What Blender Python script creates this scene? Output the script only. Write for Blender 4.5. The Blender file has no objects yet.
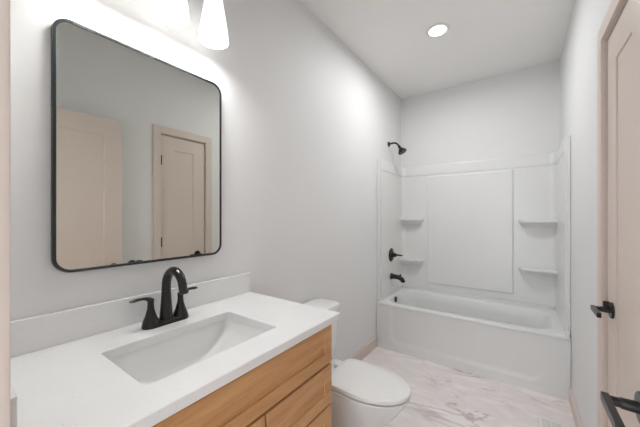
import bpy, bmesh, math
from mathutils import Vector, Matrix

C = bpy.context.scene.collection
S = bpy.context.scene
PI = math.pi

# ------------------------------------------------------------------ camera
cam_d = bpy.data.cameras.new('camera')
cam = bpy.data.objects.new('camera', cam_d)
C.objects.link(cam)
cam.location = (1.235, 0.0, 1.36)
cam.rotation_euler = (math.radians(90), 0, math.radians(35.4))
cam_d.sensor_fit = 'HORIZONTAL'
cam_d.sensor_width = 36
cam_d.lens = 282 / 640 * 36
cam_d.shift_y = 3.0 / 640
cam_d.clip_start = 0.01
S.camera = cam

# ------------------------------------------------------------------ world: fill light added beyond the open doorway, let in along the hall
w = bpy.data.worlds.new('world')
S.world = w
w.use_nodes = True
bg = w.node_tree.nodes['Background']
bg.inputs[0].default_value = (0.94, 0.975, 1.03, 1)
bg.inputs[1].default_value = 2.4

VANITY_W = 3.2       # lamp power inside each glass shade
SHADE_E = 1.2        # glow of the frosted shades
CEIL_W = 9.6        # recessed ceiling lamp

S.view_settings.view_transform = 'Standard'
S.view_settings.look = 'None'
S.view_settings.gamma = 1
S.view_settings.use_curve_mapping = False
S.view_settings.exposure = 0.32

# ------------------------------------------------------------------ materials
def lin(r, g, b):
    def f(c):
        c /= 255
        return c / 12.92 if c <= 0.04045 else ((c + 0.055) / 1.055) ** 2.4
    return (f(r), f(g), f(b), 1)

def mat(name, col, rough=0.5, metal=0.0, bump=0.0, bscale=200, var=0.03, vscale=3.0, coat=0.0, spec=0.5):
    """painted / plain surface with a faint procedural mottling and bump"""
    m = bpy.data.materials.new(name)
    m.use_nodes = True
    nt = m.node_tree
    b = nt.nodes['Principled BSDF']
    b.inputs['Roughness'].default_value = rough
    b.inputs['Metallic'].default_value = metal
    b.inputs['Coat Weight'].default_value = coat
    b.inputs['Specular IOR Level'].default_value = spec
    tc = nt.nodes.new('ShaderNodeTexCoord')
    n = nt.nodes.new('ShaderNodeTexNoise')
    n.inputs['Scale'].default_value = vscale
    n.inputs['Detail'].default_value = 3
    nt.links.new(tc.outputs['Object'], n.inputs['Vector'])
    r = nt.nodes.new('ShaderNodeValToRGB')
    c = lin(*col)
    r.color_ramp.elements[0].position = 0.3
    r.color_ramp.elements[1].position = 0.7
    r.color_ramp.elements[0].color = tuple(x * (1 - var) for x in c[:3]) + (1,)
    r.color_ramp.elements[1].color = tuple(min(1, x * (1 + var)) for x in c[:3]) + (1,)
    nt.links.new(n.outputs['Fac'], r.inputs['Fac'])
    nt.links.new(r.outputs['Color'], b.inputs['Base Color'])
    if bump:
        n2 = nt.nodes.new('ShaderNodeTexNoise')
        n2.inputs['Scale'].default_value = bscale
        nt.links.new(tc.outputs['Object'], n2.inputs['Vector'])
        bp = nt.nodes.new('ShaderNodeBump')
        bp.inputs['Strength'].default_value = bump
        bp.inputs['Distance'].default_value = 0.002
        nt.links.new(n2.outputs['Fac'], bp.inputs['Height'])
        nt.links.new(bp.outputs['Normal'], b.inputs['Normal'])
    return m

def wood(name, along):
    m = bpy.data.materials.new(name)
    m.use_nodes = True
    nt = m.node_tree
    b = nt.nodes['Principled BSDF']
    b.inputs['Roughness'].default_value = 0.42
    tc = nt.nodes.new('ShaderNodeTexCoord')
    mp = nt.nodes.new('ShaderNodeMapping')
    mp.inputs['Scale'].default_value = (9, 0.9, 9) if along == 'y' else (9, 9, 0.9)
    nt.links.new(tc.outputs['Object'], mp.inputs['Vector'])
    n = nt.nodes.new('ShaderNodeTexNoise')
    n.inputs['Scale'].default_value = 2.6
    n.inputs['Detail'].default_value = 7
    n.inputs['Roughness'].default_value = 0.62
    n.inputs['Distortion'].default_value = 0.9
    nt.links.new(mp.outputs['Vector'], n.inputs['Vector'])
    mp2 = nt.nodes.new('ShaderNodeMapping')
    mp2.inputs['Scale'].default_value = (120, 4, 120) if along == 'y' else (120, 120, 4)
    nt.links.new(tc.outputs['Object'], mp2.inputs['Vector'])
    n2 = nt.nodes.new('ShaderNodeTexNoise')
    n2.inputs['Scale'].default_value = 1.5
    n2.inputs['Detail'].default_value = 4
    nt.links.new(mp2.outputs['Vector'], n2.inputs['Vector'])
    r = nt.nodes.new('ShaderNodeValToRGB')
    r.color_ramp.elements[0].position = 0.28
    r.color_ramp.elements[0].color = lin(194, 139, 88)
    r.color_ramp.elements[1].position = 0.72
    r.color_ramp.elements[1].color = lin(224, 174, 120)
    e = r.color_ramp.elements.new(0.5)
    e.color = lin(210, 158, 104)
    nt.links.new(n.outputs['Fac'], r.inputs['Fac'])
    mx = nt.nodes.new('ShaderNodeMix')
    mx.data_type = 'RGBA'
    mx.blend_type = 'MULTIPLY'
    mx.inputs['Factor'].default_value = 0.22
    nt.links.new(r.outputs['Color'], mx.inputs[6])
    nt.links.new(n2.outputs['Fac'], mx.inputs[7])
    nt.links.new(mx.outputs[2], b.inputs['Base Color'])
    return m

def marble_tiles():
    m = bpy.data.materials.new('marble_tile')
    m.use_nodes = True
    nt = m.node_tree
    L = nt.links.new
    b = nt.nodes['Principled BSDF']
    b.inputs['Roughness'].default_value = 0.38
    tc = nt.nodes.new('ShaderNodeTexCoord')
    br = nt.nodes.new('ShaderNodeTexBrick')
    mp = nt.nodes.new('ShaderNodeMapping')
    mp.inputs['Location'].default_value = (0.12, 0.19, 0)
    L(tc.outputs['Object'], mp.inputs['Vector'])
    L(mp.outputs['Vector'], br.inputs['Vector'])
    br.offset = 0.5
    br.inputs['Scale'].default_value = 1
    br.inputs['Brick Width'].default_value = 0.61
    br.inputs['Row Height'].default_value = 0.305
    br.inputs['Mortar Size'].default_value = 0.0022
    br.inputs['Mortar Smooth'].default_value = 0.2
    br.inputs['Color1'].default_value = (0, 0, 0, 1)
    br.inputs['Color2'].default_value = (1, 1, 1, 1)
    br.inputs['Mortar'].default_value = (0.5, 0.5, 0.5, 1)
    # every tile shows its own piece of stone: shift the vein pattern by the tile's random tone
    sh = nt.nodes.new('ShaderNodeVectorMath')
    sh.operation = 'MULTIPLY_ADD'
    L(br.outputs['Color'], sh.inputs[0])
    sh.inputs[1].default_value = (7.3, 4.1, 2.7)
    L(tc.outputs['Object'], sh.inputs[2])
    rot = nt.nodes.new('ShaderNodeMapping')
    rot.inputs['Rotation'].default_value = (0, 0, math.radians(38))
    rot.inputs['Scale'].default_value = (1.0, 2.6, 1)
    L(sh.outputs[0], rot.inputs['Vector'])
    def vein(scale, dist, width, seed):
        n = nt.nodes.new('ShaderNodeTexNoise')
        n.noise_dimensions = '4D'
        n.inputs['W'].default_value = seed
        n.inputs['Scale'].default_value = scale
        n.inputs['Detail'].default_value = 6
        n.inputs['Roughness'].default_value = 0.58
        n.inputs['Distortion'].default_value = dist
        L(rot.outputs['Vector'], n.inputs['Vector'])
        s = nt.nodes.new('ShaderNodeMath'); s.operation = 'SUBTRACT'; s.inputs[1].default_value = 0.5
        L(n.outputs['Fac'], s.inputs[0])
        a = nt.nodes.new('ShaderNodeMath'); a.operation = 'ABSOLUTE'
        L(s.outputs[0], a.inputs[0])
        r = nt.nodes.new('ShaderNodeMapRange')
        r.inputs['From Min'].default_value = 0
        r.inputs['From Max'].default_value = width
        r.inputs['To Min'].default_value = 1
        r.inputs['To Max'].default_value = 0
        L(a.outputs[0], r.inputs['Value'])
        return r.outputs['Result']
    v1 = vein(1.05, 0.9, 0.02, 1.0)
    v2 = vein(2.6, 0.5, 0.12, 5.0)
    msk = nt.nodes.new('ShaderNodeTexNoise')
    msk.inputs['Scale'].default_value = 1.8
    L(sh.outputs[0], msk.inputs['Vector'])
    mk = nt.nodes.new('ShaderNodeMapRange')
    mk.inputs['From Min'].default_value = 0.50
    mk.inputs['From Max'].default_value = 0.68
    L(msk.outputs['Fac'], mk.inputs['Value'])
    p = nt.nodes.new('ShaderNodeMath'); p.operation = 'MULTIPLY'
    L(v1, p.inputs[0]); L(mk.outputs['Result'], p.inputs[1])
    base = lin(246, 239, 237)
    m1 = nt.nodes.new('ShaderNodeMix'); m1.data_type = 'RGBA'
    m1.inputs[6].default_value = base
    m1.inputs[7].default_value = lin(226, 217, 214)
    sc = nt.nodes.new('ShaderNodeMath'); sc.operation = 'MULTIPLY'; sc.inputs[1].default_value = 0.6
    L(v2, sc.inputs[0]); L(sc.outputs[0], m1.inputs['Factor'])
    m2 = nt.nodes.new('ShaderNodeMix'); m2.data_type = 'RGBA'
    L(m1.outputs[2], m2.inputs[6])
    m2.inputs[7].default_value = lin(184, 171, 166)
    L(p.outputs[0], m2.inputs['Factor'])
    m3 = nt.nodes.new('ShaderNodeMix'); m3.data_type = 'RGBA'
    L(m2.outputs[2], m3.inputs[6])
    m3.inputs[7].default_value = lin(230, 223, 220)
    L(br.outputs['Fac'], m3.inputs['Factor'])
    L(m3.outputs[2], b.inputs['Base Color'])
    bp = nt.nodes.new('ShaderNodeBump')
    bp.invert = True
    bp.inputs['Strength'].default_value = 0.2
    bp.inputs['Distance'].default_value = 0.002
    L(br.outputs['Fac'], bp.inputs['Height'])
    L(bp.outputs['Normal'], b.inputs['Normal'])
    return m

def quartz():
    m = mat('white_quartz', (236, 236, 235), 0.22, var=0.02, vscale=6)
    nt = m.node_tree
    L = nt.links.new
    b = nt.nodes['Principled BSDF']
    tc = nt.nodes.new('ShaderNodeTexCoord')
    vo = nt.nodes.new('ShaderNodeTexVoronoi')
    vo.inputs['Scale'].default_value = 130
    L(tc.outputs['Object'], vo.inputs['Vector'])
    r = nt.nodes.new('ShaderNodeValToRGB')
    r.color_ramp.elements[0].position = 0.08
    r.color_ramp.elements[0].color = (1, 1, 1, 1)
    r.color_ramp.elements[1].position = 0.22
    r.color_ramp.elements[1].color = (0, 0, 0, 1)
    L(vo.outputs['Distance'], r.inputs['Fac'])
    n = nt.nodes.new('ShaderNodeTexNoise')
    n.inputs['Scale'].default_value = 22
    n.inputs['Detail'].default_value = 4
    L(tc.outputs['Object'], n.inputs['Vector'])
    k = nt.nodes.new('ShaderNodeMapRange')
    k.inputs['From Min'].default_value = 0.52
    k.inputs['From Max'].default_value = 0.72
    L(n.outputs['Fac'], k.inputs['Value'])
    p = nt.nodes.new('ShaderNodeMath'); p.operation = 'MULTIPLY'
    L(r.outputs['Color'], p.inputs[0]); L(k.outputs['Result'], p.inputs[1])
    mx = nt.nodes.new('ShaderNodeMix'); mx.data_type = 'RGBA'
    old = b.inputs['Base Color'].links[0].from_socket
    L(old, mx.inputs[6])
    mx.inputs[7].default_value = lin(180, 174, 168)
    L(p.outputs[0], mx.inputs['Factor'])
    L(mx.outputs[2], b.inputs['Base Color'])
    return m

def glow(name, col, strength, diffuse=True):
    m = bpy.data.materials.new(name)
    m.use_nodes = True
    nt = m.node_tree
    b = nt.nodes['Principled BSDF']
    b.inputs['Base Color'].default_value = lin(250, 250, 248)
    b.inputs['Roughness'].default_value = 0.4
    n = nt.nodes.new('ShaderNodeTexNoise')
    n.inputs['Scale'].default_value = 4
    r = nt.nodes.new('ShaderNodeValToRGB')
    r.color_ramp.elements[0].color = tuple(x * 0.97 for x in col[:3]) + (1,)
    r.color_ramp.elements[1].color = col
    nt.links.new(n.outputs['Fac'], r.inputs['Fac'])
    nt.links.new(r.outputs['Color'], b.inputs['Emission Color'])
    b.inputs['Emission Strength'].default_value = strength
    return m

M = {
    'wall': mat('white_wall_paint', (232, 232, 231), 0.62, bump=0.04, bscale=260, var=0.006),
    'ceil': mat('ceiling_paint', (247, 245, 242), 0.8, bump=0.05, bscale=200, var=0.006),
    'trim': mat('beige_trim_paint', (219, 205, 195), 0.42, var=0.01),
    'door': mat('beige_door_paint', (219, 205, 195), 0.42, var=0.01),
    'floor': marble_tiles(),
    'quartz': quartz(),
    'woody': wood('maple_wood_horizontal', 'y'),
    'woodz': wood('maple_wood_vertical', 'z'),
    'dark': mat('dark_gap', (70, 48, 32), 0.7),
    'porc': mat('white_porcelain', (238, 238, 236), 0.10, var=0.005, coat=0.3),
    'acry': mat('white_acrylic', (232, 232, 230), 0.28, var=0.005, coat=0.0),
    'black': mat('matte_black_metal', (20, 19, 18), 0.28, metal=0.0, var=0.1, vscale=20),
    'frame': mat('black_mirror_frame', (34, 38, 42), 0.35, var=0.1, vscale=20),
    'bronze': mat('oil_rubbed_bronze', (30, 17, 10), 0.34, metal=0.0, spec=0.35, var=0.2, vscale=30),
    'vent': mat('white_enamel', (236, 232, 228), 0.4, var=0.01),
    'ventdark': mat('duct_shadow_grey', (110, 105, 102), 0.6),
    'mirror': mat('mirror_glass', (224, 224, 218), 0.008, metal=1.0, var=0.002),
    'shade': glow('frosted_glass_lit', (1, 0.985, 0.96, 1), SHADE_E),
    'bulb': glow('bulb_lit', (1, 0.98, 0.95, 1), 2.5),
    'lens': glow('lamp_lens_lit', (1, 0.97, 0.92, 1), 6.0),
}

# ------------------------------------------------------------------ mesh helpers
LOFTED = set()      # meshes that need their seams welded (pure box meshes keep each box apart)

def finish(bm, sharp=35):
    if id(bm) in LOFTED:
        LOFTED.discard(id(bm))
        bmesh.ops.remove_doubles(bm, verts=bm.verts, dist=1e-5)
        bmesh.ops.recalc_face_normals(bm, faces=bm.faces)
    for f in bm.faces:
        f.smooth = True
    for e in bm.edges:
        if len(e.link_faces) == 2:
            e.smooth = e.calc_face_angle(0) < math.radians(sharp)

def obj(name, bm, m, sharp=35):
    finish(bm, sharp)
    me = bpy.data.meshes.new(name)
    bm.to_mesh(me)
    bm.free()
    me.materials.append(m)
    o = bpy.data.objects.new(name, me)
    C.objects.link(o)
    if sharp < 50:
        wn = o.modifiers.new('weighted_normal', 'WEIGHTED_NORMAL')
        wn.keep_sharp = True
    return o

def thing(name, label, cat, loc, group=None):
    o = bpy.data.objects.new(name, None)
    o.empty_display_size = 0.05
    C.objects.link(o)
    o.location = loc
    tag(o, label, cat, group)
    return o

def tag(o, label, cat, group=None, kind=None):
    o['label'] = label
    o['category'] = cat
    if group:
        o['group'] = group
    if kind:
        o['kind'] = kind
    return o

def BM():
    return bmesh.new()

def box(bm, x0, x1, y0, y1, z0, z1, bev=0.0, seg=2):
    r = bmesh.ops.create_cube(bm, size=1)
    vs = r['verts']
    for v in vs:
        v.co = Vector((x0 + (v.co.x + .5) * (x1 - x0), y0 + (v.co.y + .5) * (y1 - y0), z0 + (v.co.z + .5) * (z1 - z0)))
    if bev:
        es = set(e for v in vs for e in v.link_edges)
        bmesh.ops.bevel(bm, geom=list(es), offset=bev, segments=seg, profile=0.5, affect='EDGES')
    return bm

def loft(bm, rings, cap0=True, cap1=True, closed=True):
    LOFTED.add(id(bm))
    prev = None
    first = None
    for ring in rings:
        vs = [bm.verts.new(p) for p in ring]
        if prev:
            n = len(vs)
            for i in range(n if closed else n - 1):
                j = (i + 1) % n
                try:
                    bm.faces.new((prev[i], prev[j], vs[j], vs[i]))
                except ValueError:
                    pass
        else:
            first = vs
        prev = vs
    if cap0:
        bm.faces.new(first[::-1])
    if cap1:
        bm.faces.new(prev)
    return bm

def rrect(a0, a1, b0, b1, r, n=8):
    """rounded rectangle in 2D, counter-clockwise"""
    r = min(r, (a1 - a0) / 2 - 1e-4, (b1 - b0) / 2 - 1e-4)
    pts = []
    for cx_, cy_, s in ((a1 - r, b1 - r, 0), (a0 + r, b1 - r, 90), (a0 + r, b0 + r, 180), (a1 - r, b0 + r, 270)):
        for i in range(n + 1):
            t = math.radians(s + 90 * i / n)
            pts.append((cx_ + r * math.cos(t), cy_ + r * math.sin(t)))
    return pts

def rr_xy(x0, x1, y0, y1, r, z, n=8):
    return [(a, b, z) for a, b in rrect(x0, x1, y0, y1, r, n)]

def frame_basis(axis):
    a = Vector(axis).normalized()
    u = a.orthogonal().normalized()
    return a, u, a.cross(u)

def lathe(bm, origin, axis, prof, n=32, cap0=True, cap1=True):
    """prof: list of (distance along axis, radius)"""
    a, u, v = frame_basis(axis)
    o = Vector(origin)
    rings = []
    for d, r in prof:
        rings.append([o + a * d + (u * math.cos(2 * PI * i / n) + v * math.sin(2 * PI * i / n)) * max(r, 1e-4) for i in range(n)])
    return loft(bm, rings, cap0, cap1)

def tube(bm, pts, rad, n=16, flat=None):
    """swept tube through points; rad list or number; flat = list of (width, height) factors, or None"""
    P = [Vector(p) for p in pts]
    if not isinstance(rad, (list, tuple)):
        rad = [rad] * len(P)
    rings = []
    up = None
    for i, p in enumerate(P):
        t = (P[min(i + 1, len(P) - 1)] - P[max(i - 1, 0)]).normalized()
        if up is None:
            up = t.orthogonal().normalized() if flat is None else (Vector((0, 0, 1)) - t * t.z).normalized()
        up = (up - t * up.dot(t)).normalized()
        s = t.cross(up)
        fw, fh = flat[i] if flat else (1, 1)
        rings.append([p + (s * math.cos(2 * PI * k / n) * fw + up * math.sin(2 * PI * k / n) * fh) * rad[i] for k in range(n)])
    return loft(bm, rings)

def bez(p0, p1, p2, p3, n=12):
    p0, p1, p2, p3 = map(Vector, (p0, p1, p2, p3))
    return [p0 * (1 - t) ** 3 + p1 * 3 * t * (1 - t) ** 2 + p2 * 3 * t * t * (1 - t) + p3 * t ** 3 for t in [i / n for i in range(n + 1)]]

def struct(name, bm, m, label, cat, sharp=35):
    return tag(obj(name, bm, m, sharp), label, cat, kind='structure')

def add(name, bm, m, parent, sharp=35):
    """part modelled in world coordinates, parented to its thing"""
    o = obj(name, bm, m, sharp)
    o.parent = parent
    off = Vector((0, 0, 0))
    p = parent
    while p:
        off += Vector(p.location)
        p = p.parent
    o.location = -off if off.length else (0, 0, 0)
    return o

# ------------------------------------------------------------------ room
W, D, H = 1.540, 3.512, 2.85
YF = 0.06                      # room face of the entry wall
YB = -0.06                     # its hall face
DX0, DX1, DH = 0.645, 1.487, 2.14     # entry doorway
CY0, CY1, CH = 1.285, 1.742, 2.135    # closet doorway in the right wall
T = 0.12

b = BM(); box(b, -T, W + T, YB, D + T, -0.08, 0)
struct('floor', b, M['floor'], 'white marble look tile floor with grey veins', 'floor')
b = BM(); box(b, -T, W + T, YB, D + T, H, H + 0.1)
struct('ceiling', b, M['ceil'], 'flat off white painted ceiling', 'ceiling')
b = BM(); box(b, -T, 0, YB, D + T, 0, H)
struct('wall_left', b, M['wall'], 'white wall behind the mirror, vanity and toilet', 'wall')
b = BM(); box(b, 0, W, D, D + T, 0, H)
struct('wall_back', b, M['wall'], 'white end wall above the bathtub surround', 'wall')
b = BM()
box(b, W, W + T, YB, CY0 - .02, 0, H)
box(b, W, W + T, CY1 + .02, D + T, 0, H)
box(b, W, W + T, CY0 - .02, CY1 + .02, CH + .02, H)
struct('wall_right', b, M['wall'], 'white right wall with the closet doorway in it', 'wall')
b = BM()
box(b, 0, DX0 - .02, YB, YF, 0, H)
box(b, DX1 + .02, W, YB, YF, 0, H)
box(b, DX0 - .02, DX1 + .02, YB, YF, DH + .02, H)
struct('wall_front', b, M['wall'], 'white entry wall with the open doorway', 'wall')

# short unseen hall added outside the entry doorway to guide the daylight in
b = BM()
box(b, .33, .45, -1.30, YB - .001, 0, H)
box(b, 1.62, 1.74, -1.30, YB - .001, 0, H)
struct('wall_added_hall', b, M['wall'], 'white side walls of an added unseen hall that guides daylight to the entry door', 'wall')
b = BM(); box(b, .45, 1.62, -1.30, YB - .001, -.08, -.0005)
struct('floor_added_hall', b, M['floor'], 'pale stone floor of the added unseen hall outside the entry door', 'floor')
b = BM(); box(b, .45, 1.62, -1.30, YB - .001, 2.6, 2.7)
struct('ceiling_added_hall', b, M['ceil'], 'off white ceiling of the added unseen hall outside the entry door', 'ceiling')

# baseboards
b = BM(); box(b, 0, .014, 1.04, 2.755, 0, .10, .003)
struct('baseboard_left', b, M['trim'], 'beige baseboard on the left wall behind the toilet', 'baseboard')
b = BM(); box(b, W - .014, W, 1.815, 2.755, 0, .10, .003)
struct('baseboard_right', b, M['trim'], 'beige baseboard between closet casing and bathtub', 'baseboard')
b = BM(); box(b, W - .014, W, .08, 1.21, 0, .10, .003)
struct('baseboard_rear', b, M['trim'], 'beige baseboard on the right wall behind the open door', 'baseboard')

# closet door casing with its jamb
CW = 0.066
b = BM()
ya, yb = CY0 - .003, CY1 + .003
box(b, W - .014, W, yb, yb + CW, 0, CH + .006 + CW, .002)
box(b, W - .014, W, ya - CW, ya, 0, CH + .006 + CW, .002)
box(b, W - .014, W, ya, yb, CH + .006, CH + .006 + CW, .002)
box(b, W, W + T, CY1, CY1 + .019, 0, CH + .019)
box(b, W, W + T, CY0 - .019, CY0, 0, CH + .019)
box(b, W, W + T, CY0, CY1, CH, CH + .019)
box(b, W + .046, W + .058, CY1 - .012, CY1, 0, CH)          # door stops
box(b, W + .046, W + .058, CY0, CY0 + .012, 0, CH)
box(b, W + .046, W + .058, CY0, CY1, CH - .012, CH)
struct('trim_1', b, M['trim'], 'beige flat casing framing the closet door', 'door casing')
# entry doorway casing and jamb
b = BM()
box(b, DX0 - CW, DX0, YF, YF + .012, 0, DH + CW, .002)
box(b, DX1, W - .002, YF, YF + .012, 0, DH + CW, .002)
box(b, DX0, DX1, YF, YF + .012, DH, DH + CW, .002)
box(b, DX0 - .02, DX0, YB, YF, 0, DH + .02)
box(b, DX1, DX1 + .02, YB, YF, 0, DH + .02)
box(b, DX0, DX1, YB, YF, DH, DH + .02)
struct('trim_2', b, M['trim'], 'beige casing and jamb of the entry doorway at the left edge', 'door casing')

# shaker door slabs: u = along the wall (y), face normal -x
def slab(x0, x1, y0, y1, z0, z1, stile, top, bot):
    bm = BM()
    for face, sgn in ((x0, 1), (x1, -1)):
        o = rrect(y0, y1, z0, z1, .0015, 2)
        i1 = rrect(y0 + stile, y1 - stile, z0 + bot, z1 - top, .001, 2)
        i2 = rrect(y0 + stile + .0015, y1 - stile - .0015, z0 + bot + .002, z1 - top - .002, .001, 2)
        rings = [[((x0 + x1) / 2, a, c) for a, c in o],
                 [(face, a, c) for a, c in o],
                 [(face, a, c) for a, c in i1],
                 [(face + sgn * .003, a, c) for a, c in i2],
                 [(face + sgn * .0055, a, c) for a, c in i2]]
        loft(bm, rings, False, True)
    return bm

def lever(door, xf, y, z, name='lever_handle', turn=True):
    """black lever set on a face looking to -x; the blade runs to -y"""
    bm = BM()
    lathe(bm, (xf, y, z), (-1, 0, 0), [(.008, .0125), (.012, .0125), (.036, .0115), (.038, .010), (.060, .010)], 24)
    xa, xb = xf - .066, xf - .052
    box(bm, xa, xb, y - .112, y + .013, z - .010, z + .010, .002)
    lv = add(name, bm, M['black'], door)
    bm = BM()
    lathe(bm, (xf, y, z), (-1, 0, 0), [(0, .033), (.007, .033), (.009, .031), (.009, .012)], 40)
    add('rosette', bm, M['black'], lv)
    if turn:
        bm = BM()
        box(bm, xf - .030, xf - .010, y - .004, y + .004, z + .010, z + .036, .002)
        add('thumb_turn', bm, M['black'], lv)
    return lv

def hinge(door, x, y, zs):
    for z in zs:
        bm = BM()
        lathe(bm, (x, y, z - .046), (0, 0, 1), [(0, .004), (.002, .008), (.09, .008), (.092, .004)], 16)
        box(bm, x + .001, x + .007, y - .012, y + .012, z - .044, z + .044)
        add('hinge', bm, M['black'], door)

# closet door (shut)
cx0 = W + .007
b = slab(cx0, cx0 + .035, CY0 + .003, CY1 - .005, .012, CH - .006, .125, .13, .22)
door1 = struct('door_1', b, M['door'], 'closed beige one panel closet door with black lever', 'door', 1)
lever(door1, cx0, 1.655, .970)
hinge(door1, cx0 - .0085, CY0 + .001, (1.89, 1.12, .27))
b = BM(); box(b, cx0 + .006, cx0 + .03, CY1 - .004, CY1 - .0005, .93, .99)
add('latch_plate', b, M['black'], door1)
# entry door, swung open flat along the right wall
ex0 = 1.449
b = slab(ex0, ex0 + .035, .105, .938, .012, 2.128, .12, .13, .22)
door2 = struct('door_2', b, M['door'], 'open beige entry door against the right wall with black lever', 'door', 1)
lever(door2, ex0, .880, .954, turn=False)
bm = BM()
lathe(bm, (ex0 + .035, .880, .949), (1, 0, 0), [(0, .033), (.007, .033), (.009, .031), (.009, .012), (.042, .011)], 32)
add('back_lever', bm, M['black'], door2)
hinge(door2, ex0 + .0445, .098, (1.89, 1.12, .27))

# ------------------------------------------------------------------ bathtub
TY, TYB, TZ = 2.755, 3.508, 0.466
tub = thing('bathtub', 'white alcove bathtub with recessed apron below the surround', 'bathtub', (W / 2, 3.14, 0))
X0, X1 = .003, W - .003
b = BM()
rings = [rr_xy(X0, X1, TY + .012, TYB, .004, .438, 10),
         rr_xy(X0, X1, TY + .002, TYB, .004, .446, 10),
         rr_xy(X0, X1, TY, TYB, .006, .450, 10),
         rr_xy(X0, X1, TY, TYB, .006, .458, 10),
         rr_xy(X0 + .003, X1 - .003, TY + .006, TYB, .008, TZ, 10),
         rr_xy(.064, 1.462, TY + .070, 3.425, .15, TZ, 10),
         rr_xy(.070, 1.456, TY + .078, 3.418, .15, TZ - .003, 10),
         rr_xy(.076, 1.448, TY + .086, 3.411, .15, TZ - .014, 10),
         rr_xy(.085, 1.415, TY + .096, 3.402, .15, .36, 10),
         rr_xy(.103, 1.350, TY + .112, 3.388, .15, .22, 10),
         rr_xy(.125, 1.300, TY + .130, 3.370, .14, .150, 10),
         rr_xy(.175, 1.250, TY + .160, 3.340, .12, .118, 10),
         rr_xy(.230, 1.200, TY + .200, 3.300, .10, .110, 10)]
loft(b, rings, False, True)
add('basin', b, M['acry'], tub, 50)
# apron: a grid whose middle is pressed in softly
def sstep(a, b_, x):
    t = max(0, min(1, (x - a) / (b_ - a)))
    return t * t * (3 - 2 * t)
b = BM()
LOFTED.add(id(b))
nx, nz = 96, 40
def apron_y(x, z):
    r = .09
    dx = min(x - .15, 1.385 - x)
    dz = z - .075
    if dx < r and dz < r:
        d = r - math.hypot(r - dx, r - dz)
    else:
        d = min(dx, dz)
    return TY + .004 + .008 * sstep(-.012, .034, d) - .003 * sstep(.06, 0, z)
g = [[b.verts.new((X0 + (X1 - X0) * i / nx, apron_y(X0 + (X1 - X0) * i / nx, .441 * k / nz), .441 * k / nz)) for i in range(nx + 1)] for k in range(nz + 1)]
for k in range(nz):
    for i in range(nx):
        b.faces.new((g[k][i], g[k][i + 1], g[k + 1][i + 1], g[k + 1][i]))
gb = [[b.verts.new((v.co.x, TY + .04, v.co.z)) for v in row] for row in (g[0], g[-1])]
for i in range(nx):
    b.faces.new((g[0][i + 1], g[0][i], gb[0][i], gb[0][i + 1]))
    b.faces.new((g[-1][i], g[-1][i + 1], gb[1][i + 1], gb[1][i]))
    b.faces.new((gb[0][i], gb[1][i], gb[1][i + 1], gb[0][i + 1]))
add('apron', b, M['acry'], tub, 60)
# upturned lip on three sides
b = BM()
box(b, X0, X1, 3.478, TYB, TZ - .002, .498, .006)
box(b, X0, .030, TY + .012, 3.49, TZ - .002, .498, .006)
box(b, X1 - .027, X1, TY + .012, 3.49, TZ - .002, .498, .006)
add('wall_lip', b, M['acry'], tub)
b = BM()
lathe(b, (.0770, 3.105, .420), (1, 0, .06), [(0, .032), (.010, .032), (.013, .028), (.014, .008)], 32)
o = add('overflow_plate', b, M['bronze'], tub)
o['label'] = 'dark bronze round overflow plate'

# ------------------------------------------------------------------ shower surround
sur = thing('shower_surround', 'glossy white three wall shower surround with shelves above the bathtub', 'shower surround', (W / 2, 3.4, .5))
def upath(t, y0):
    """inside line of the U, offset t from the walls"""
    r = .055
    p = [(t, y0 + (3.512 - t - r - y0) * i / 10) for i in range(10)]
    p += [(t + r - r * math.cos(PI / 2 * i / 10), 3.512 - t - r + r * math.sin(PI / 2 * i / 10)) for i in range(11)]
    p += [(t + r + (W - 2 * t - 2 * r) * i / 20, 3.512 - t) for i in range(1, 20)]
    p += [(W - t - r + r * math.sin(PI / 2 * i / 10), 3.512 - t - r + r * math.cos(PI / 2 * i / 10)) for i in range(11)]
    p += [(W - t, y0 + (3.512 - t - r - y0) * (9 - i) / 10) for i in range(10)]
    return p
Y0 = 2.835
def ushell(zs, wall_t=.002):
    bm = BM()
    inner = [[(x, y, z) for x, y in upath(t, Y0)] for z, t in zs]
    outer = [[(x, y, z) for x, y in upath(wall_t, Y0)] for z, t in (zs[0], zs[-1])]
    rings = [outer[0]] + inner + [outer[1]]
    loft(bm, rings + [outer[0]], False, False, closed=False)
    bmesh.ops.remove_doubles(bm, verts=bm.verts, dist=1e-6)
    for k in (0, -1):                                   # close the two front ends
        vs = []
        for rg in rings:
            p = Vector(rg[k])
            vs.append(min(bm.verts, key=lambda v: (v.co - p).length))
        bm.faces.new(vs)
    return bm
b = ushell([(.50, .026), (.502, .028), (.52, .028), (1.835, .028), (1.85, .028)])
add('wall_panel', b, M['acry'], sur, 40)
b = ushell([(1.8501, .028), (1.853, .031), (1.862, .0345), (1.875, .0345), (1.92, .032), (1.958, .030), (1.966, .027), (1.97, .022)])
add('top_band', b, M['acry'], sur, 40)
for xa, xb in ((.002, .009), (W - .009, W - .002)):
    b = BM(); box(b, xa, xb, 2.775, Y0 - .0005, .50, 1.962, .003, 3)
    add('edge_flange', b, M['acry'], sur)
# broad raised field in the middle of the back panel
b = BM()
def ring_field(e, y):
    return [(a, y, c) for a, c in rrect(.336 + e, 1.176 - e, .572 + e, 1.836 - e, .012, 6)]
loft(b, [ring_field(-.004, 3.486), ring_field(0, 3.480), ring_field(.003, 3.475), ring_field(.006, 3.472), ring_field(.012, 3.4705)], True, True)
add('centre_field', b, M['acry'], sur)
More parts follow.
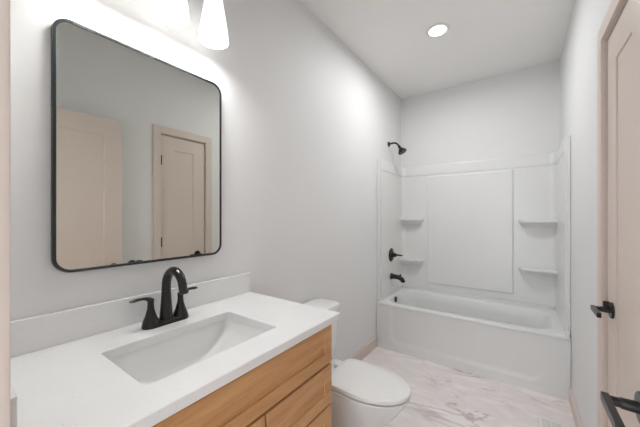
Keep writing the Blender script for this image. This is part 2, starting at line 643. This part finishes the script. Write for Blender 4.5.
# moulded corner shelves
def shelf(side, z, w_, d):
    bm = BM()
    def rg(ww, dd, zz, rr):
        pts = []
        yb = 3.489
        n = 10
        pts.append((0, yb))
        pts.append((0, yb - dd))
        for i in range(n + 1):
            t = PI / 2 * i / n
            pts.append((ww - rr + rr * math.sin(t), yb - dd + rr - rr * math.cos(t)))
        pts.append((ww, yb))
        x0 = .023
        return [((x0 + a) if side < 0 else (W - x0 - a), y, zz) for a, y in pts]
    rings = [rg(w_ * .86, d * .30, z - .078, d * .25), rg(w_ * .90, d * .45, z - .058, d * .4), rg(w_ * .96, d * .84, z - .036, d * .7),
             rg(w_ - .002, d - .003, z - .027, d * .78), rg(w_, d, z - .020, d * .8), rg(w_, d, z - .006, d * .8), rg(w_ - .003, d - .003, z, d * .78),
             rg(w_ - .012, d - .012, z, d * .7), rg(w_ - .018, d - .018, z - .004, d * .66)]
    loft(bm, rings, True, True)
    add('corner_shelf', bm, M['acry'], sur, 45)
shelf(-1, 1.339, .266, .10)
shelf(-1, .846, .266, .10)
shelf(1, 1.328, .300, .11)
shelf(1, .858, .300, .11)

# ------------------------------------------------------------------ shower fittings
t = thing('showerhead', 'bronze shower head on a bent arm above the surround', 'shower head', (0, 3.10, 2.19))
b = BM(); lathe(b, (.001, 3.10, 2.19), (1, 0, 0), [(0, .030), (.004, .030), (.010, .024), (.013, .012)], 28)
add('wall_flange', b, M['bronze'], t)
b = BM()
tube(b, bez((.006, 3.10, 2.19), (.07, 3.10, 2.205), (.095, 3.10, 2.195), (.122, 3.10, 2.151), 14), .0095, 14)
add('arm', b, M['bronze'], t)
b = BM()
lathe(b, (.118, 3.10, 2.158), (.50, 0, -.87), [(0, .010), (.006, .016), (.018, .017), (.026, .013), (.034, .016), (.060, .034), (.078, .046), (.088, .049), (.094, .047), (.095, .040), (.093, .010)], 32)
add('spray_head', b, M['bronze'], t)

t = thing('shower_valve', 'bronze round shower valve with lever above the tub spout', 'shower valve', (.03, 3.105, .922))
b = BM(); lathe(b, (.0285, 3.105, .922), (1, 0, 0), [(0, .075), (.004, .076), (.012, .064), (.015, .030), (.03, .026)], 40)
add('escutcheon', b, M['bronze'], t)
b = BM()
lathe(b, (.055, 3.105, .922), (1, 0, 0), [(0, .024), (.03, .022), (.036, .012)], 24)
tube(b, bez((.082, 3.105, .922), (.11, 3.13, .927), (.125, 3.125, .915), (.15, 3.125, .922), 10), [.013, .012, .0115, .011, .010, .0095, .009, .0085, .008, .0085, .009], 12)
add('lever', b, M['bronze'], t)

t = thing('tub_spout', 'bronze tub spout with diverter knob under the valve', 'tub spout', (.03, 3.105, .665))
b = BM()
tube(b, [(.0285, 3.105, .678), (.034, 3.105, .678), (.05, 3.105, .678), (.09, 3.105, .676), (.120, 3.105, .673), (.142, 3.105, .662), (.158, 3.105, .650), (.168, 3.105, .632), (.170, 3.105, .624)],
     [.036, .036, .028, .025, .025, .0255, .0245, .023, .021], 20)
add('spout_body', b, M['bronze'], t)
b = BM(); lathe(b, (.135, 3.105, .686), (.1, 0, 1), [(0, .005), (.012, .005), (.014, .010), (.022, .010), (.025, .006)], 16)
add('diverter_knob', b, M['bronze'], t)

# ------------------------------------------------------------------ toilet
TYC = 1.462
toi = thing('toilet', 'white two piece toilet with closed lid between vanity and bathtub', 'toilet', (.40, TYC, 0))
def oval(xb, xf, hw, z, narrow=.82, n=56, sq=3.2, mid=.46):
    """plan outline, rounded nose towards +x, squarer back"""
    xm = xb + (xf - xb) * mid
    pts = []
    for i in range(n):
        a = 2 * PI * i / n
        c, s = math.cos(a), math.sin(a)
        if c >= 0:
            x = xm + (xf - xm) * c
            y = hw * s
        else:
            k = 2 / sq
            x = xm - (xm - xb) * abs(c) ** k
            y = hw * math.copysign(abs(s) ** k, s) * (1 - (1 - narrow) * ((xm - x) / (xm - xb)) ** 2)
        pts.append((x, TYC + y, z))
    return pts
b = BM()
loft(b, [oval(.10, .620, .118, .001, 1.0), oval(.10, .622, .120, .012, 1.0), oval(.11, .612, .112, .03, 1.0),
         oval(.13, .590, .106, .10, 1.0), oval(.13, .605, .112, .17, 1.0), oval(.11, .650, .130, .24, 1.0),
         oval(.07, .700, .150, .30, 1.0), oval(.05, .735, .164, .35, .98), oval(.04, .746, .168, .375, .96),
         oval(.04, .748, .169, .386, .96), oval(.045, .744, .165, .3935, .96)], True, True)
add('bowl', b, M['porc'], toi, 50)
b = BM()
loft(b, [oval(.318, .752, .164, .395, .92, sq=6), oval(.316, .764, .174, .397, .92, sq=6), oval(.316, .766, .176, .404, .92, sq=6), oval(.319, .763, .173, .408, .92, sq=6), oval(.330, .745, .155, .409, .92, sq=6)], True, True)
add('seat', b, M['porc'], toi, 50)
b = BM()
LQ = dict(narrow=.92, sq=9, n=128)
loft(b, [oval(.330, .742, .152, .415, **LQ), oval(.316, .762, .170, .4155, **LQ), oval(.313, .766, .173, .418, **LQ), oval(.313, .766, .173, .432, **LQ), oval(.315, .763, .171, .436, **LQ),
         oval(.320, .757, .166, .4385, **LQ), oval(.36, .68, .12, .4405, **LQ), oval(.42, .58, .055, .441, **LQ)], True, True)
lid = add('lid', b, M['porc'], toi, 50)
for s in (-1, 1):
    b = BM(); box(b, .262, .311, TYC + s * .075 - .022, TYC + s * .075 + .022, .394, .424, .008, 3)
    add('hinge_cap', b, M['porc'], toi)
b = BM()
def trr(x0, x1, hw, z, r=.045):
    return rr_xy(x0, x1, TYC - hw, TYC + hw, r, z, 8)
loft(b, [trr(.035, .195, .175, .395), trr(.03, .205, .195, .41), trr(.026, .212, .207, .50), trr(.022, .218, .218, .728), ], True, True)
add('tank', b, M['porc'], toi, 50)
b = BM()
loft(b, [trr(.018, .222, .222, .729), trr(.014, .228, .229, .733), trr(.014, .228, .229, .752), trr(.018, .224, .225, .761), trr(.030, .212, .212, .764)], True, True)
add('tank_lid', b, M['porc'], toi, 50)

# ------------------------------------------------------------------ vanity cabinet
VY0, VY1, VZ = .075, 1.022, .913
XF = .555            # face frame front
van = thing('vanity_cabinet', 'honey maple vanity cabinet with shaker fronts under the sink', 'vanity', (.28, .55, 0))
b = BM()
box(b, .004, XF - .019, VY1 - .018, VY1, .0, VZ)
box(b, .004, XF - .019, VY0, VY0 + .018, .0, VZ)
box(b, .004, XF - .019, VY0 + .018, VY1 - .018, .10, .118)
box(b, .004, .012, VY0 + .018, VY1 - .018, .118, VZ)
add('carcass', b, M['woodz'], van)
b = BM(); box(b, XF - .085, XF - .069, VY0 + .018, VY1 - .018, 0, .10)
add('toe_kick', b, M['woody'], van)
SPL = .636           # split between door side and drawer stack
Z1, Z2, Z3, Z4 = .742, .737, .560, .335
b = BM()
box(b, XF - .019, XF, VY0, VY0 + .04, .10, VZ)
box(b, XF - .019, XF, VY1 - .04, VY1, .10, VZ)
box(b, XF - .019, XF, VY0 + .04, VY1 - .04, VZ - .04, VZ)
box(b, XF - .019, XF, VY0 + .04, VY1 - .04, .10, .13)
box(b, XF - .019, XF, VY0 + .04, VY1 - .04, .72, .76)
box(b, XF - .019, XF, SPL - .02, SPL + .02, .13, .72)
add('face_frame', b, M['woodz'], van)
def shaker(name, y0, y1, z0, z1, rail, m):
    bm = BM()
    xa, xb = XF + .0012, XF + .0205
    o_ = lambda e: rrect(y0 + e, y1 - e, z0 + e, z1 - e, .002, 2)
    i_ = lambda e: rrect(y0 + rail + e, y1 - rail - e, z0 + rail + e, z1 - rail - e, .001, 2)
    P = lambda x, r: [(x, a, c) for a, c in r]
    loft(bm, [P(xa, o_(0)), P(xb - .002, o_(0)), P(xb, o_(.002)), P(xb, i_(0)), P(xb - .007, i_(.001)), P(xb - .007, i_(.004))], True, True)
    return add(name, bm, m, van, 1)
FY0, FY1 = VY0 + .012, VY1 - .006
shaker('false_drawer_front', FY0, FY1, .739, .897, .048, M['woody'])
mid = (FY0 + SPL - .003) / 2
shaker('door', FY0, mid - .0015, .115, .730, .048, M['woodz'])
shaker('door', mid + .0015, SPL - .007, .115, .730, .048, M['woodz'])
shaker('drawer', SPL + .001, FY1, .566, .730, .048, M['woody'])
shaker('drawer', SPL + .001, FY1, .344, .558, .048, M['woody'])
shaker('drawer', SPL + .001, FY1, .115, .336, .048, M['woody'])

# ------------------------------------------------------------------ countertop
KZ0, KZ1 = .915, .945
KX, KY0, KY1 = .601, .0625, 1.045
HX0, HX1, HY0, HY1, HR = .191, .487, .314, .773, .014
b = BM()
o_ = lambda e, z: rr_xy(.002 + e, KX - e, KY0 + e, KY1 - e, .003, z, 8)
i_ = lambda e, z: rr_xy(HX0 - e, HX1 + e, HY0 - e, HY1 + e, HR, z, 8)
loft(b, [i_(0, KZ0), i_(0, KZ1 - .002), i_(.002, KZ1), o_(.002, KZ1), o_(0, KZ1 - .002), o_(0, KZ0 + .002), o_(.002, KZ0), i_(0, KZ0)], False, False)
ct = obj('countertop', b, M['quartz'])
tag(ct, 'white quartz countertop with sink cutout on the maple vanity', 'countertop')
b = BM(); box(b, .002, .021, KY0 + .0325, KY1, KZ1 + .0005, 1.050, .002)
add('backsplash', b, M['quartz'], ct)
b = BM(); box(b, .002, .528, KY0, KY0 + .0318, KZ1 + .0005, 1.050, .002)
add('side_splash', b, M['quartz'], ct)

# sink under the cutout
b = BM()
def sk(e0, e1, ey0, ey1, r, z):
    return rr_xy(HX0 + e0, HX1 - e1, HY0 + ey0, HY1 - ey1, r, z, 8)
loft(b, [sk(.03, .03, .12, .12, .04, .765), sk(.0, .0, .09, .09, .04, .780), sk(-.006, -.006, .03, .03, .03, .815), sk(-.012, -.012, -.012, -.012, .03, .86), sk(-.025, -.025, -.025, -.025, .03, .895), sk(-.03, -.03, -.03, -.03, .03, .912), sk(-.03, -.03, -.03, -.03, .03, .9145),
         sk(-.004, -.004, -.004, -.004, .026, .9145), sk(-.003, -.003, -.003, -.003, .026, .910),
         sk(.002, .003, .004, .004, .024, .882), sk(.003, .006, .010, .010, .024, .866), sk(.004, .009, .028, .026, .026, .850), sk(.006, .012, .050, .050, .028, .830),
         sk(.009, .015, .075, .078, .030, .811), sk(.014, .020, .105, .110, .032, .797), sk(.024, .030, .140, .145, .034, .789), sk(.045, .050, .18, .18, .04, .785)], True, True)
sink = obj('sink', b, M['porc'], 50)
tag(sink, 'white rectangular undermount sink set in the countertop', 'sink')

# ------------------------------------------------------------------ faucet
FC, FX = .552, .103
fa = thing('faucet', 'matte black two handle gooseneck faucet behind the sink', 'faucet', (FX, FC, KZ1))
b = BM()
f_ = lambda e, z: rr_xy(FX - .029 + e, FX + .029 - e, FC - .087 + e, FC + .087 - e, .029, z, 8)
loft(b, [f_(0, KZ1 + .0008), f_(0, KZ1 + .010), f_(.002, KZ1 + .014), f_(.008, KZ1 + .018)], True, True)
add('base_plate', b, M['black'], fa)
b = BM()
pts = [(FX, FC, .960), (FX, FC, .985), (FX, FC, 1.02), (FX, FC, 1.055), (FX, FC, 1.08)]
rad = [.0240, .0225, .0195, .0175, .0165]
R = .060
for i in range(1, 15):
    a = PI * i / 14 * .97
    pts.append((FX + R + .004 * i / 14 - R * math.cos(a), FC, 1.088 + (R + .006) * math.sin(a)))
    rad.append(.0165 - .0015 * i / 14)
pts += [(FX + 2 * R + .007, FC, 1.090), (FX + 2 * R + .010, FC, 1.081), (FX + 2 * R + .010, FC, 1.079)]
rad += [.0158, .0172, .013]
tube(b, pts, rad, 24)
add('spout', b, M['black'], fa, 50)
for s in (-1, 1):
    hy = FC + s * .057
    b = BM()
    lathe(b, (FX, hy, .958), (0, 0, 1), [(0, .0290), (.012, .0262), (.030, .0190), (.055, .0120), (.075, .0105), (.085, .0115), (.090, .009)], 24)
    hb = add('handle_hub', b, M['black'], fa, 50)
    b = BM()
    path = bez((FX, hy - s * .004, 1.040), (FX, hy + s * .012, 1.060), (FX, hy + s * .035, 1.058), (FX + .004, hy + s * .070, 1.056), 12)
    rr = [.0115, .0118, .0115, .0105, .0098, .0092, .009, .009, .0092, .0096, .010, .0098, .006]
    fl = [(1, 1 - .45 * min(1, i / 6)) for i in range(13)]
    tube(b, path, rr, 16, fl)
    add('handle_lever', b, M['black'], hb, 50)

# ------------------------------------------------------------------ mirror
MY0, MY1, MZ0, MZ1 = .238, .863, 1.174, 2.012
mir = thing('mirror', 'tall rectangular mirror with thin black rounded frame above the vanity', 'mirror', (.0, .5455, MZ0))
b = BM()
rr = lambda e, x, r: [(x, a, c) for a, c in rrect(MY0 + e, MY1 - e, MZ0 + e, MZ1 - e, r, 12)]
loft(b, [rr(.010, .003, .040), rr(0, .003, .05), rr(0, .0185, .05), rr(.001, .020, .049), rr(.009, .020, .041), rr(.010, .019, .040), rr(.010, .003, .040)], False, False)
add('frame', b, M['frame'], mir)
b = BM()
loft(b, [rr(.0102, .004, .040), rr(.0102, .0175, .040)], True, True)
add('glass', b, M['mirror'], mir, 20)

# ------------------------------------------------------------------ vanity light
vl = thing('vanity_light', 'wall light with frosted white cone shades above the mirror', 'wall light', (0, .56, 1.02 + 1.0))
LX, LZ = .13, 2.135           # shade axis, rim height
b = BM(); box(b, .001, .022, .56 - .25, .56 + .25, 2.435, 2.535, .006)
add('back_plate', b, M['black'], vl)
for yy in (.375, .560, .745):
    b = BM()
    tube(b, bez((.02, yy, 2.485), (.09, yy, 2.495), (LX, yy, 2.47), (LX, yy, 2.36), 10), .007, 12)
    arm = add('arm', b, M['black'], vl)
    b = BM()
    lathe(b, (LX, yy, 2.326), (0, 0, 1), [(0, .030), (.003, .033), (.030, .031), (.040, .018), (.042, .008)], 28)
    add('socket_cup', b, M['black'], arm)
    b = BM()
    lathe(b, (LX, yy, LZ), (0, 0, 1), [(0.0, .0595), (0.0, .063), (.003, .0635), (.05, .058), (.10, .050), (.15, .042), (.190, .035), (.192, .031), (.150, .038), (.10, .0465), (.05, .0545), (0.0, .0595)], 40, False, False)
    add('shade', b, M['shade'], vl, 60)
    b = BM()
    lathe(b, (LX, yy, 2.320), (0, 0, -1), [(0, .013), (.02, .014), (.05, .026), (.075, .030), (.095, .024), (.105, .010)], 24)
    add('bulb', b, M['bulb'], vl, 60)
    ld = bpy.data.lights.new('bulb_light', 'POINT')
    ld.energy = VANITY_W
    ld.color = (.99, .99, 1)
    ld.shadow_soft_size = .045
    lo = bpy.data.objects.new('bulb_light', ld)
    C.objects.link(lo)
    lo.parent = vl
    lo.location = Vector((LX, yy, LZ + .050)) - vl.location

# ------------------------------------------------------------------ recessed ceiling lamp
rl = thing('recessed_light', 'round lit recessed lamp in the ceiling before the bathtub', 'ceiling light', (.695, 2.385, H))
b = BM()
lathe(b, (.695, 2.385, H), (0, 0, -1), [(0, .088), (.004, .088), (.008, .084), (.009, .070), (.003, .062), (0, .060)], 48, False, False)
add('trim_ring', b, M['vent'], rl)
b = BM()
lathe(b, (.695, 2.385, H), (0, 0, -1), [(0.0005, .0655), (.004, .0655), (.0045, .06)], 48)
add('lens', b, M['lens'], rl)
ld = bpy.data.lights.new('can_light', 'AREA')
ld.shape = 'DISK'
ld.size = .12
ld.energy = CEIL_W
ld.spread = math.radians(175)
ld.color = (.98, .985, 1)
lo = bpy.data.objects.new('can_light', ld)
C.objects.link(lo)
lo.parent = rl
lo.location = (0, 0, -.012)

# ------------------------------------------------------------------ floor register
vt = thing('floor_register', 'white slotted floor register beside the right baseboard', 'floor vent', (1.40, 2.265, 0))
vx0, vx1, vy0, vy1 = 1.332, 1.468, 2.11, 2.42
b = BM()
P = lambda e, z: rr_xy(vx0 + e, vx1 - e, vy0 + e, vy1 - e, .004, z, 4)
loft(b, [P(0, .0005), P(.002, .004), P(.006, .006), P(.020, .006), P(.021, .001), P(0, .0005)], False, False)
add('frame', b, M['vent'], vt)
b = BM(); box(b, vx0 + .021, vx1 - .021, vy0 + .021, vy1 - .021, .0004, .0014)
add('duct_shade_sheet', b, M['ventdark'], vt)  # solid grey sheet under the louvers, coloured as the shade inside a duct
b = BM()
n = 22
for i in range(n):
    y = vy0 + .023 + (vy1 - vy0 - .046) * (i + .5) / n
    box(b, vx0 + .021, vx1 - .021, y - .004, y + .004, .0016, .0052)
box(b, (vx0 + vx1) / 2 - .004, (vx0 + vx1) / 2 + .004, vy0 + .021, vy1 - .021, .0016, .0056)
add('louvers', b, M['vent'], vt)

# ------------------------------------------------------------------ small black wall fitting, seen in the mirror
t = thing('robe_hook', 'round black fitting on the right wall, seen in the mirror', 'wall hook', (W, 1.045, .948))
b = BM(); lathe(b, (W - .0005, 1.045, .948), (-1, 0, 0), [(0, .036), (.006, .036), (.009, .033), (.009, .012), (.03, .012)], 32)
add('wall_plate', b, M['black'], t)
b = BM(); lathe(b, (W - .028, 1.045, .948), (-1, 0, 0), [(0, .012), (.012, .018), (.022, .020), (.026, .014)], 24)
add('knob', b, M['black'], t)
